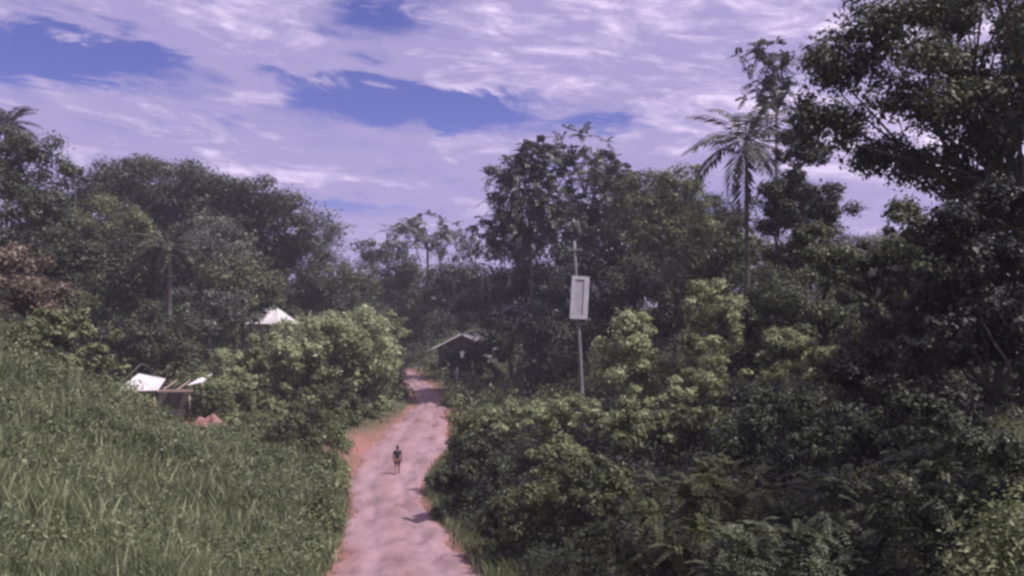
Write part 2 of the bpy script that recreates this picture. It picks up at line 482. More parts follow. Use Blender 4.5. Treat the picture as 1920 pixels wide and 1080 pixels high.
def palm(label, px_base, px_c, py_c, Y, length, nf=20, lean=1.0, group='coconut palms', r=.16, seed=0, exclude=None, asp=.09):
    g = np.random.default_rng(seed)
    c = at(px_c, py_c, Y); bx = at(px_base, 600, Y)[0]; bz = gz(bx, Y)
    base = np.array([bx, Y, bz - .05])
    root = empty('coconut_palm', tuple(base), label, 'palm', group)
    top = c - base
    mb = MB(); P = []; Rr = []
    for i in range(12):
        t = i / 11
        P.append((top[0] * t ** 1.7, top[1] * t + .15 * math.sin(3 * t), top[2] * t - (.3 if i == 0 else 0)))
        Rr.append(r * (1.7 if i == 0 else 1.15 - .45 * t + .03 * (i % 2)))
    mb.tube(P, Rr, 9); mb.build('trunk', M['palebark'] if r > .2 else M['bark'], root, smooth=True)
    for i in range(nf):
        az = i * 2.39996 + g.normal() * .15
        el = 1.15 - 1.75 * (i / (nf - 1)) + g.normal() * .1
        L = length * (.8 + .3 * g.random()) * (1 if i > 2 else .75)
        K = 34; u = np.linspace(0, 1, K)
        hd = np.array([math.cos(az), math.sin(az), 0])
        ang = el - (1.05 + .35 * g.random()) * u ** 1.4
        ds = L / (K - 1)
        h = np.concatenate([[0], np.cumsum(np.cos(ang[:-1]) * ds)]); z = np.concatenate([[0], np.cumsum(np.sin(ang[:-1]) * ds)])
        pts = top + hd * h[:, None]; pts[:, 2] += z
        mbf = MB(); mbf.tube(pts[::3], list(np.linspace(.035, .008, len(pts[::3]))), 4)
        tan = unit(np.gradient(pts, axis=0)); side = np.cross(hd, [0, 0, 1.0]); up = np.cross(np.tile(side, (K, 1)), tan)
        V, T = [np.array(mbf.v)], [np.full(len(mbf.v), .5)]
        FQ = [np.array([q for q in mbf.f if len(q) == 4])]
        nb = len(mbf.v)
        for sg in (-1, 1):
            lu = u[3:]; ll = L * .2 * (np.sin(np.pi * np.clip(lu * .9 + .1, 0, 1)) ** .6 + .12) * (.85 + .3 * g.random(len(lu)))
            ax = unit(side * sg * .85 + tan[3:] * .6 - np.array([0, 0, .45]) + g.normal(size=(len(lu), 3)) * .12)
            cc = pts[3:] + ax * (ll * .5)[:, None]
            q = leaf_quads(cc, unit(up[3:] + side * sg * .3), ll, asp * 1.1, fold=.01, axis=ax)
            V.append(q); T.append(np.repeat(np.clip(.45 + g.normal(size=len(lu)) * .18, 0, 1), 4)); FQ.append(nb + quads(len(lu))); nb += len(q)
        mesh('frond', np.concatenate(V), np.concatenate(FQ), M['palm'], root, {'tint': np.concatenate(T)})
    return root


PLANTS = []


def T(*a, **k):
    return plant('tree', a[0], 'tree', *a[1:], **k)


def S(*a, **k):
    k.setdefault('part', 'foliage'); k.setdefault('stem', 'stem'); k.setdefault('nstem', 4); k.setdefault('r', .05 if a[2] > 20 else .022)
    k.setdefault('nlimb', 5); k.setdefault('depth', .9)
    return plant('shrub', a[0], 'shrub', *a[1:], **k)


HL = 'trees on the left hillside'; HC = 'trees behind the road bend'; HR = 'trees on the right bank'
BL = 'shrubs left of the road'; BR = 'shrubs on the right bank'

# --- left hillside
palm('tall palm at the left edge, its tuft topping the hillside trees', 8, 12, 230, 84, 4.0, 20, seed=3, asp=.16)
T('narrow tall tree at the left edge just below the palm tuft', 45, 75, [(62, 318, 56, 62), (5, 285, 55, 40), (20, 340, 60, 60), (30, 420, 80, 76), (90, 420, 50, 60)], 'dark', 100, 210, .26, r=.3, group=HL)
T('low round tree between the left edge tree and the umbrella crowned tree', 140, 95, [(140, 385, 62, 66), (115, 430, 66, 66), (170, 400, 50, 60)], 'dark', 66, 170, .3, r=.28, group=HL)
T('largest umbrella crowned dark tree on the left hill, its flat top against the clouds', 310, 110,
  [(290, 340, 110, 46), (380, 372, 95, 46), (230, 385, 75, 50), (300, 400, 110, 44)], 'dark', 130, 260, .36, cr=2.0, trunk_px=318, bark='palebark', r=.42, nlimb=26, depth=.8, group=HL, flat=.5)
T('flat topped dark tree touching the right side of the umbrella crown', 475, 108,
  [(470, 376, 80, 44), (505, 430, 70, 56), (430, 410, 66, 46), (470, 470, 90, 50)], 'dark', 110, 250, .34, cr=1.8, r=.36, nlimb=22, group=HL, flat=.55)
T('sparse small tree with sky through its twigs, right of the left hill', 610, 140, [(600, 435, 55, 36), (632, 440, 30, 28), (590, 470, 50, 40)], 'grey', 44, 80, .36, cr=1.4, r=.2, group=HL)
T('yellowish green tree below the left end of the umbrella crown', 205, 84, [(205, 425, 85, 55), (170, 460, 80, 50)], 'olive', 56, 200, .26, r=.25, tint=.6, group=HL)
T('pale leaved tree under the umbrella crown, right of its trunk', 395, 94, [(395, 470, 75, 66), (430, 520, 70, 60)], 'grey', 55, 170, .3, r=.26, tint=.6, group=HL)
T('dark rounded tree standing above the small white hip roof', 520, 112, [(520, 500, 75, 66), (560, 480, 60, 50)], 'dark', 60, 180, .32, r=.3, group=HL)
T('hazy green tree at the right foot of the left hill', 630, 122, [(630, 535, 70, 56), (668, 550, 60, 46)], 'mid', 55, 170, .34, r=.28, group=HL)
T('dusky tree on the left slope below the yellowish green tree', 90, 64, [(80, 485, 95, 62), (140, 510, 70, 55)], 'dark', 60, 200, .22, r=.22, group=HL)
T('dark tree in the middle of the left slope, left of the pale trunk', 240, 78, [(240, 515, 85, 70), (210, 560, 80, 60)], 'dark', 60, 200, .25, r=.25, group=HL)
T('reddish brown leaved tree at the left edge above the grassy bank', 40, 48, [(35, 535, 75, 62), (80, 565, 60, 50)], 'brown', 52, 220, .17, r=.14, group=HL, tint=.5)
T('dark leafy tree directly behind the tin roofed hut', 300, 72, [(300, 640, 90, 72), (260, 660, 70, 60), (326, 712, 30, 20, -13.2)], 'dark', 64, 220, .22, r=.22, group=HL)
T('pinkish brown leaved small tree left of the white hip roof', 400, 84, [(330, 585, 70, 42), (420, 600, 60, 52)], 'grey', 45, 190, .26, r=.2, group=HL, tint=.35)
palm('short palm with pale upright trunk in the middle of the left slope', 316, 318, 462, 77, 4.3, 18, seed=9, r=.21, asp=.17)

T('rounded dark tree filling the slope below the umbrella crown', 330, 102, [(330, 490, 110, 66), (270, 520, 90, 60), (400, 450, 80, 50)], 'dark', 90, 220, .32, r=.3, group=HL)
T('dull green tree between the pinkish brown tree and the hip roof', 455, 92, [(440, 560, 70, 60), (470, 520, 60, 50)], 'mid', 60, 190, .28, r=.22, group=HL)
T('dark low tree between the hip roof and the valley trees', 600, 106, [(600, 570, 80, 56), (555, 545, 60, 50)], 'dark', 60, 190, .3, r=.22, group=HL)
# --- shrubs and small trees left of the road
S('yellow green large leaved shrub on the crest of the grassy bank', 150, 45, [(150, 630, 66, 46), (185, 665, 50, 40), (110, 610, 50, 40)], 'bright', 40, 120, .19, group=BL, tint=.45, asp=.6)
S('dull green shrub at the left edge on top of the grassy bank', 20, 44, [(20, 640, 70, 36), (70, 650, 50, 30)], 'olive', 34, 140, .15, group=BL)
T('bright green bushy tree in front of the small white hip roof', 480, 68, [(470, 695, 85, 48), (440, 735, 80, 40), (520, 665, 70, 42)], 'bright', 80, 200, .26, r=.14, group=BL, tint=.7)
T('bright green bushy tree with rounded top, middle of the roadside thicket', 590, 72, [(590, 655, 85, 62), (560, 720, 80, 60), (630, 640, 60, 46)], 'bright', 84, 200, .27, r=.15, group=BL, tint=.75)
T('bright green tree leaning over the road where it bends', 680, 76, [(680, 650, 72, 72), (650, 720, 70, 60), (700, 700, 46, 60)], 'bright', 76, 200, .27, r=.16, group=BL, tint=.65)
T('brownish green tree at the inside of the far road bend', 722, 92, [(722, 635, 44, 54), (735, 690, 30, 40)], 'olive', 40, 170, .28, r=.16, group=BL)
S('spreading shrub of drooping sprays between hut and roadside thicket', 450, 59, [(450, 760, 80, 46), (400, 730, 50, 28), (520, 790, 60, 40)], 'bright', 40, 110, .17, group=BL, style='spray', cr=1.0, tint=.35)
S('mid green shrub below the spreading sprays, above the grassy bank', 520, 54, [(520, 835, 80, 42), (470, 850, 60, 30), (560, 810, 60, 46)], 'mid', 44, 150, .16, group=BL, tint=.6)
S('leafy shrub at the foot of the roadside thicket, nearest the cut red bank', 605, 58, [(605, 780, 50, 66), (640, 770, 34, 56)], 'mid', 40, 160, .17, group=BL, tint=.6)
S('tall slender weedy shrub on the left road edge', 632, 47, [(630, 860, 26, 76), (612, 905, 34, 46)], 'bright', 34, 100, .14, group=BL, tint=.3, cr=.55)
S('low weedy shrub on the left road edge beside the lower road', 612, 36, [(612, 945, 32, 46), (596, 985, 34, 40)], 'mid', 30, 110, .12, group=BL, tint=.65, cr=.45)

S('weedy clump half covering the red earth heap', 372, 54, [(352, 835, 26, 26), (425, 850, 36, 24), (385, 868, 40, 16)], 'mid', 22, 110, .13, group=BL, tint=.7, cr=.4)
S('leafy clump against the right side of the tin roofed hut', 392, 58, [(392, 750, 28, 30), (380, 775, 26, 24)], 'mid', 22, 130, .16, group=BL, tint=.5, cr=.55)
S('grassy shrub on the bank crest hiding the left end of the hut', 232, 47, [(225, 742, 46, 26), (262, 768, 34, 22)], 'bright', 28, 120, .14, group=BL, tint=.3, cr=.5)
S('low shrub pinching the right edge of the far road', 852, 88, [(856, 752, 30, 24), (880, 765, 34, 22)], 'mid', 24, 140, .2, group=BR, tint=.5, cr=.7)
# --- behind the bend
S('dark shrubby thicket hiding the front of the gabled house', 925, 104, [(905, 680, 46, 34), (945, 665, 36, 34), (862, 672, 28, 28), (845, 680, 16, 20), (900, 655, 24, 18)], 'dark', 56, 150, .26, group=HC, tint=.4)

T('pale crowned tree above the far end of the road', 800, 150, [(800, 432, 60, 32), (770, 450, 50, 30), (840, 450, 46, 30)], 'grey', 60, 80, .42, cr=2.0, style='spray', r=.3, group=HC, tint=.6)
T('hazy dark tree left of the pale crowned tree', 715, 138, [(715, 480, 44, 42), (735, 510, 50, 50)], 'dark', 42, 150, .38, r=.28, group=HC)
T('dark tree filling the gap right of the pale crowned tree', 870, 118, [(870, 520, 62, 60), (845, 570, 66, 60)], 'holly', 55, 180, .34, r=.3, group=HC)  # 'holly' is the leaf green darkened for deep shade
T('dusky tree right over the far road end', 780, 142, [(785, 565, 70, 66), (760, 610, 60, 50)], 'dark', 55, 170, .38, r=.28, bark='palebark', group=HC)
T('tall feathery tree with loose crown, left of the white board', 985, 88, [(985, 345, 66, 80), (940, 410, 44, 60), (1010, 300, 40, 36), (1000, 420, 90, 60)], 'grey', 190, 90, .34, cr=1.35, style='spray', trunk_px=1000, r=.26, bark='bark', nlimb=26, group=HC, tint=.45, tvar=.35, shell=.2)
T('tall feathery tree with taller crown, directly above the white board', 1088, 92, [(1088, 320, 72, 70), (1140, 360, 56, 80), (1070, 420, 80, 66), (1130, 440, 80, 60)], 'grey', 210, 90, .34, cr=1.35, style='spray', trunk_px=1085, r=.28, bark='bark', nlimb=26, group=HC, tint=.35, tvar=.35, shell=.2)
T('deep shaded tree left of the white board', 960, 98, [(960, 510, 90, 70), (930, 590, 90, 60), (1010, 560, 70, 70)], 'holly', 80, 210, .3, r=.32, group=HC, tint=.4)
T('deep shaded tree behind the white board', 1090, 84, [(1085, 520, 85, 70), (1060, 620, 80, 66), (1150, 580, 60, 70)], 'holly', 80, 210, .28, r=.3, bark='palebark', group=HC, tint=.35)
T('slim tree with ragged crown right of the tall feathery trees', 1190, 82, [(1190, 385, 56, 60), (1200, 470, 60, 60)], 'mid', 55, 150, .28, r=.24, group=HC, tint=.35)
T('olive crowned tree left of the tall palm', 1265, 74, [(1265, 360, 62, 48), (1240, 430, 70, 60), (1310, 440, 50, 60)], 'olive', 70, 170, .25, r=.22, group=HR, tint=.3)
T('mid green tree behind the tall palm trunk', 1360, 64, [(1350, 450, 80, 62), (1400, 500, 70, 60), (1310, 520, 70, 66)], 'mid', 72, 200, .22, r=.22, bark='palebark', group=HR)
T('shaded tree right of the tall palm trunk', 1470, 56, [(1470, 390, 66, 62), (1500, 470, 70, 70), (1540, 420, 40, 40)], 'dark', 70, 200, .2, r=.2, group=HR)
palm('tall palm on the right with sparse drooping fronds against bright cloud', 1403, 1400, 262, 52, 5.2, 21, seed=21, r=.14, asp=.13)
T('thin tree with small high crown poking above the tall palm', 1440, 60, [(1432, 120, 50, 46), (1455, 185, 50, 50)], 'grey', 44, 80, .22, cr=.95, style='spray', r=.14, trunk_px=1470, nlimb=20, group=HR, tint=.25, shell=.2)

T('dense shaded tree behind the lime green mound', 1230, 72, [(1210, 560, 90, 66), (1260, 520, 80, 60), (1190, 640, 80, 60), (1290, 610, 70, 66)], 'dark', 95, 210, .24, r=.22, bark='palebark', group=HR, tint=.35)
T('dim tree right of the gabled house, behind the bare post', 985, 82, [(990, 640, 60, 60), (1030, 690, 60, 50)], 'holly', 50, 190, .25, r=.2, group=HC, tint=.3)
T('shaded tree between tall palm trunk and sky window', 1430, 50, [(1430, 580, 80, 66), (1400, 640, 70, 60)], 'dark', 66, 200, .18, r=.18, group=HR, tint=.5)
T('full dark tree right of the feathery trees with a domed top', 1230, 96, [(1200, 400, 70, 60), (1250, 440, 80, 60), (1320, 400, 60, 60)], 'mid', 80, 180, .3, r=.26, group=HC, tint=.2)
T('dense tree on the far right, glimpsed below the huge crown', 1790, 52, [(1780, 500, 100, 66), (1850, 450, 90, 66), (1720, 560, 80, 60), (1900, 540, 80, 80)], 'dark', 95, 200, .2, r=.2, group=HR, tint=.4)
T('dark tree filling the space between the tall palm and the huge crown', 1510, 47, [(1500, 290, 50, 60), (1475, 370, 70, 60), (1545, 375, 56, 46), (1520, 230, 36, 40)], 'dark', 76, 170, .17, r=.15, group=HR, tint=.4)
# --- big trees on the right
T('huge spreading tree at the top right with holes of sky in its crown', 1800, 27,
  [(1660, 70, 100, 75), (1790, 40, 120, 80), (1880, 150, 100, 110, -1.5), (1740, 190, 130, 90, -1), (1565, 140, 66, 60), (1570, 240, 70, 60), (1640, 300, 60, 40), (1800, 350, 80, 40), (1840, 270, 100, 70, -1), (1710, 310, 80, 46), (2030, 120, 150, 150), (2080, 350, 160, 110), (1960, -60, 180, 70), (1900, 400, 80, 50)],
  'mid', 430, 175, .14, cr=.53, trunk_px=1985, bark='bark', r=.19, nlimb=80, depth=.6, group=HR, tint=.3, tvar=.3, shell=.15)
T('nearest big tree, its dark boughs hanging into the top right corner', 2150, 15,  # added mostly out of view, to cast shade on the right foreground
  [(2080, -60, 240, 130), (2250, 100, 260, 160), (2050, 230, 130, 110), (2000, -260, 300, 130), (2350, -200, 300, 200), (1700, -330, 220, 90)],
  'dark', 180, 190, .10, cr=.55, trunk_px=2300, r=.15, nlimb=40, depth=.9, group=HR, tint=.5)
T('leafy tree below the huge crown, behind a window of sky', 1640, 34, [(1660, 470, 90, 50), (1730, 425, 76, 50), (1530, 470, 56, 46), (1590, 530, 80, 66), (1700, 520, 80, 60)], 'mid', 80, 200, .15, r=.16, group=HR, tint=.25)
T('dark hanging tree at the right edge under the huge crown', 1850, 21, [(1860, 500, 130, 80), (1790, 430, 70, 46), (1900, 400, 80, 60), (1800, 610, 120, 100), (1930, 680, 110, 110)], 'holly', 130, 230, .11, r=.12, group=HR, tint=.4)  # 'holly' is the leaf green darkened for deep shade
T('shaded tree between sky window and olive shrub', 1530, 42, [(1520, 560, 80, 66), (1470, 620, 70, 66), (1580, 620, 80, 66)], 'mid', 80, 190, .16, r=.16, group=HR, tint=.3)
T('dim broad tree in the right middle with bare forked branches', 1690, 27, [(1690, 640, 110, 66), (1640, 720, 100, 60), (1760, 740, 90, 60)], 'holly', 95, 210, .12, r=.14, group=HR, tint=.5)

# --- shrubs on the right bank
S('bright lime green leafy mound right of the white board pole', 1175, 46, [(1175, 690, 70, 66), (1180, 615, 40, 30), (1230, 720, 50, 46)], 'bright', 70, 180, .18, group=BR, tint=.8)
S('bright vine draped shrub left of the tall palm trunk', 1330, 45, [(1330, 565, 46, 42), (1350, 610, 60, 50), (1305, 660, 40, 60)], 'bright', 60, 140, .17, group=BR, tint=.6)
S('small yellow green shrub between lime mound and palm trunk', 1290, 42, [(1290, 735, 50, 36), (1330, 700, 34, 60)], 'bright', 38, 130, .15, group=BR, tint=.6)
S('olive shrub right of the palm trunk base', 1490, 37, [(1490, 655, 66, 46), (1540, 690, 60, 40), (1450, 700, 50, 40)], 'bright', 56, 150, .14, group=BR, tint=.45)
S('light tipped shrub in the right middle above the dark hollow', 1630, 31, [(1630, 640, 66, 40), (1580, 690, 60, 40)], 'olive', 44, 150, .12, group=BR, tint=.6)
S('mid green shrub in front of the lime green mound', 1230, 37, [(1230, 800, 100, 52), (1300, 815, 70, 46), (1160, 805, 60, 40)], 'olive', 66, 180, .15, group=BR, tint=.65)
S('sunny topped shrub under the white board pole', 1040, 44, [(1040, 790, 80, 40), (1090, 780, 50, 30), (980, 790, 60, 36)], 'bright', 60, 150, .17, group=BR, tint=.6)
S('dull green shrub at the outer side of the road bend', 910, 46, [(910, 800, 60, 44), (870, 815, 30, 38)], 'olive', 44, 150, .17, group=BR, tint=.6)
S('dark overhanging shrub where the road narrows right of the person', 850, 40, [(856, 885, 44, 36), (905, 865, 50, 46), (828, 902, 28, 24), (866, 925, 40, 26)], 'dark', 66, 180, .12, group=BR, tint=.6)
S('rounded green shrub beside the lower road on its right edge', 940, 30, [(985, 965, 76, 46), (1020, 930, 76, 50), (950, 1005, 46, 36)], 'olive', 64, 190, .12, group=BR, tint=.35)
S('dense shrub in the lower middle, right of the rounded roadside shrub', 1090, 27, [(1090, 900, 90, 66), (1150, 940, 90, 66), (1040, 960, 80, 60)], 'mid', 70, 190, .11, group=BR, tint=.55)
S('feathery shrub with layered pinnate sprays in the lower right middle', 1320, 17, [(1320, 910, 120, 26), (1400, 900, 90, 26), (1260, 950, 90, 30), (1400, 960, 110, 30)], 'olive', 74, 150, .08, group=BR, style='spray', cr=.5, tint=.5)
S('broad dim shrub behind the feathery pinnate sprays', 1480, 24, [(1480, 790, 120, 60), (1400, 830, 100, 50), (1560, 820, 90, 60)], 'dark', 74, 200, .1, group=BR, tint=.35)
S('dark shrub at the bottom, right of the pinnate sprays', 1600, 15, [(1600, 960, 130, 80), (1520, 1020, 110, 70), (1700, 1000, 110, 80)], 'dark', 80, 130, .075, group=BR, style='spray', cr=.5, tint=.6)
S('dark shrub with layered drooping sprays near the right edge', 1780, 15.5, [(1760, 880, 130, 46), (1840, 900, 90, 60)], 'dark', 60, 130, .08, group=BR, style='spray', cr=.5, tint=.7)
S('pale green leafy shrub in the bottom right corner', 1900, 10, [(1890, 1040, 66, 40), (1920, 970, 34, 46), (1850, 1075, 60, 30)], 'bright', 34, 110, .06, group=BR, tint=.25, cr=.3)
S('low dark shrub at the bottom, left of the pinnate sprays', 1160, 18, [(1160, 1035, 110, 46), (1240, 1060, 90, 40), (1080, 1060, 70, 36)], 'mid', 60, 130, .08, group=BR, style='spray', cr=.5, tint=.3)


S('dark ferny shrub between the two rows of drooping sprays at the bottom', 1460, 14, [(1450, 1030, 120, 46), (1380, 1060, 90, 30)], 'dark', 50, 130, .075, group=BR, style='spray', cr=.48, tint=.75)
S('dim shrub at the right edge above the pale green corner shrub', 1860, 13, [(1850, 830, 110, 60), (1900, 900, 80, 60), (1760, 960, 90, 60)], 'dark', 60, 200, .07, group=BR, tint=.45)
S('big leaved dark shrub in the right middle, behind the drooping sprays', 1680, 20, [(1680, 800, 120, 66), (1600, 850, 100, 60), (1760, 840, 90, 60)], 'dark', 70, 170, .12, group=BR, tint=.55)

rng = np.random.default_rng(77)
# ------------------------------------------------------------------ stuff: grass, ground cover, far wood
def scatter(n, x0, x1, y0, y1, keep):
    x = rng.uniform(x0, x1, n); y = y0 + (y1 - y0) * rng.random(n) ** 1.0
    k = keep(x, y)
    return x[k], y[k]


def road_d(x, y):
    off = x - road_x(y)
    return off, np.abs(off) - road_w(y) / 2


def patches(x, y, s, seed):
    g = np.random.default_rng(seed)
    v = 0
    for _ in range(5):
        a = g.uniform(0, 6.28); f = s * g.uniform(.5, 1.8)
        v = v + np.sin((x * math.cos(a) + y * math.sin(a)) * f + g.uniform(0, 6.28))
    return v / 5


def grass_blades(x, y, h, w, tint):
    N = len(x)
    z = ground(x, y) - .03
    a = rng.uniform(0, 2 * math.pi, N); lean = h * rng.uniform(.1, .55, N)
    dx, dy = np.cos(a), np.sin(a)
    fa = a + rng.normal(size=N) * .6 + math.pi / 2
    wx, wy = np.cos(fa) * w / 2, np.sin(fa) * w / 2
    B = np.stack([x, y, z], -1); Wv = np.stack([wx, wy, np.zeros(N)], -1)
    m = B + np.stack([dx * lean * .3, dy * lean * .3, h * .6], -1)
    t = B + np.stack([dx * lean, dy * lean, h * (1 - .25 * lean / h)], -1)
    v = np.stack([B - Wv, B + Wv, m + Wv * .85, m - Wv * .85, t + Wv * .12, t - Wv * .12], 1).reshape(-1, 3)
    i = np.arange(N)[:, None] * 6
    f = np.concatenate([i + np.array([[0, 1, 2, 3]]), i + np.array([[3, 2, 4, 5]])], 0)
    return v, f, np.repeat(tint, 6)


def build_grass():
    def keep(x, y):
        off, d = road_d(x, y)
        hx = at(385, 815, 57)[0]
        return (off < 0) & (d > -.4 + .8 * rng.random(len(x)) ** .6) & (rng.random(len(x)) < np.clip(26 / y, .35, 1.6)) & (np.abs(x) < .66 * y + 3) & \
            ~((y > 50) & (((x - hx) / 2.6) ** 2 + ((y - 57) / 5) ** 2 < 1)) & ~((np.abs(y - 60) < 6) & (d < 2.3))
    x, y = scatter(330000, -34, -2, 8, 66, keep)
    off, d = road_d(x, y)
    p = patches(x, y, .9, 3)
    h = (.6 + .36 * rng.random(len(x)) + .25 * p + .4 * patches(x, y, 2.2, 55)) * np.clip(.35 + d / 2.2, .3, 1)
    h = np.maximum(h, .18) * np.where(y > 48, .7, 1)
    w = np.interp(y, [8, 20, 60], [.013, .025, .05]) * rng.uniform(.7, 1.4, len(x))
    t = np.clip(.47 + .32 * patches(x, y, 1.3, 8) + rng.normal(size=len(x)) * .2, 0, 1)
    fl = rng.random(len(x)) < .04
    t[fl] = 1; h[fl] *= 1.3; w[fl] *= 1.7
    v1, f1, t1 = grass_blades(x, y, h, w, t)
    # short grass fringe on the right verge
    def keep2(x, y):
        off, d = road_d(x, y)
        return (off > 0) & (d > -.35 + .7 * rng.random(len(x)) ** .6) & (d < 3.2)
    x, y = scatter(60000, -12, 6, 24, 70, keep2)
    h = .3 + .4 * rng.random(len(x)); w = np.full(len(x), .03)
    t = np.clip(.35 + rng.normal(size=len(x)) * .2, 0, 1)
    v2, f2, t2 = grass_blades(x, y, h, w, t)
    o = mesh('grass', np.concatenate([v1, v2]), np.concatenate([f1, f2 + len(v1)]), M['grass'], attrs={'tint': np.concatenate([t1, t2])})
    o['kind'] = 'stuff'; o['label'] = 'tall grass covering the left bank and the road verges'; o['category'] = 'grass'


build_grass()


def build_cover():
    # leafy weeds in the grass bank
    def keep(x, y):
        off, d = road_d(x, y)
        return (off < 0) & (d > .5) & (np.abs(x) < .66 * y + 3) & (patches(x, y, .8, 31) > -.25) & ~((np.abs(y - 60) < 6) & (d < 2.3))
    x, y = scatter(5200, -34, -3, 9, 52, keep)
    c = np.stack([x, y, ground(x, y) + .35 + .75 * rng.random(len(x)) ** 1.6 + .3 * patches(x, y, 1.6, 77)], -1)
    v, t = clump_leaves(c, rng.uniform(.22, .6, len(x)), 44, np.interp(y, [9, 20, 45], [.055, .09, .16]), .42, .2, .9, .35, .4)
    o = mesh('weeds', v, quads(len(v) // 4), M['grass'], attrs={'tint': t})
    o['kind'] = 'stuff'; o['label'] = 'broad leaved weeds growing through the grass of the left bank'; o['category'] = 'weeds'
    # right bank ground cover
    def keep2(x, y):
        off, d = road_d(x, y)
        return (off > 0) & (d > .9) & (np.abs(x) < .66 * y + 4) & (rng.random(len(x)) < np.clip((y - 9) / 14, .25, 1)) & (y > 10)
    x, y = scatter(8500, -9, 46, 8, 66, keep2)
    c = np.stack([x, y, ground(x, y) + rng.uniform(.15, 1.1, len(x)) * np.clip((road_d(x, y)[1]) / 3, .3, 1) * np.interp(y, [12, 24], [.5, 1])], -1)
    v, t = clump_leaves(c, rng.uniform(.4, .8, len(x)), 74, np.interp(y, [9, 20, 45], [.055, .085, .15]), .5, .4, .8, .25, .5)
    o = mesh('undergrowth', v, quads(len(v) // 4), M['holly'], attrs={'tint': t})  # leaf colour darkened to stand in for shade on the bank
    o['kind'] = 'stuff'; o['label'] = 'tangled dark undergrowth covering the right bank'; o['category'] = 'undergrowth'
    # undergrowth left of road beyond the grass and beyond the bend
    def keep3(x, y):
        off, d = road_d(x, y)
        hx, hy = at(310, 800, 61)[0], 61
        r = at(385, 815, 57)[0]
        return (d > 1.2) & (np.abs(x) < .62 * y + 6) & ~((np.abs(x - hx) < 5) & (np.abs(y - hy) < 5.5)) & ~((off < 0) & (np.abs(y - 60) < 6) & (d < 3)) & \
            ~((((x - r) / 3.4) ** 2 + ((y - 55) / 7) ** 2) < 1) & ~((off > 0) & (y < 66)) & ((off > 0) | (y > 54))
    x, y = scatter(9000, -90, 90, 50, 165, keep3)
    c = np.stack([x, y, ground(x, y) + rng.uniform(.2, 1.6, len(x))], -1)
    v, t = clump_leaves(c, rng.uniform(.8, 1.5, len(x)), 36, .32, .55, .4, .8, .25, .5)
    o = mesh('thicket', v, quads(len(v) // 4), M['mid'], attrs={'tint': t})
    o['kind'] = 'stuff'; o['label'] = 'scrubby thicket filling the valley floor under the trees'; o['category'] = 'thicket'
    # the far wood
    g = []
    for _ in range(150):
        x_ = rng.uniform(-150, 150); y_ = rng.uniform(165, 250)
        h = rng.uniform(9, 17); w = rng.uniform(5, 8)
        b = gz(x_, y_)
        k = 12
        d = unit(rng.normal(size=(k, 3)) + np.array([0, 0, .3])) * np.array([w, w, h * .42])
        g.append(np.array([x_, y_, b + h * .6]) + d)
    c = np.concatenate(g)
    v, t = clump_leaves(c, rng.uniform(2, 3.4, len(c)), 120, .7, .6, .4, .7, .25, .45)
    o = mesh('forest', v, quads(len(v) // 4), M['dark'], attrs={'tint': t})
    o['kind'] = 'stuff'; o['label'] = 'far wood closing the valley behind all the trees'; o['category'] = 'forest'


build_cover()


# ------------------------------------------------------------------ buildings
def rotz(a):
    c, s = math.cos(a), math.sin(a)
    return np.array([[c, -s, 0], [s, c, 0], [0, 0, 1.]])


def tin_sheet(mb, p00, p10, p11, p01, n=40, amp=.03, thick=.03):
    """Corrugated sheet between four corners (p00->p10 is the eave, across the corrugations)."""
    p00, p10, p11, p01 = (np.asarray(p, float) for p in (p00, p10, p11, p01))
    nr = np.cross(p10 - p00, p01 - p00); nr /= np.linalg.norm(nr)
    rows = []
    for j in (0, .5, 1):
        row = []
        for i in range(n + 1):
            u = i / n
            row.append((p00 * (1 - u) + p10 * u) * (1 - j) + (p01 * (1 - u) + p11 * u) * j + nr * amp * (1 if i % 2 else -1))
        rows.append(row)
    mb.quadstrip(rows, thick)


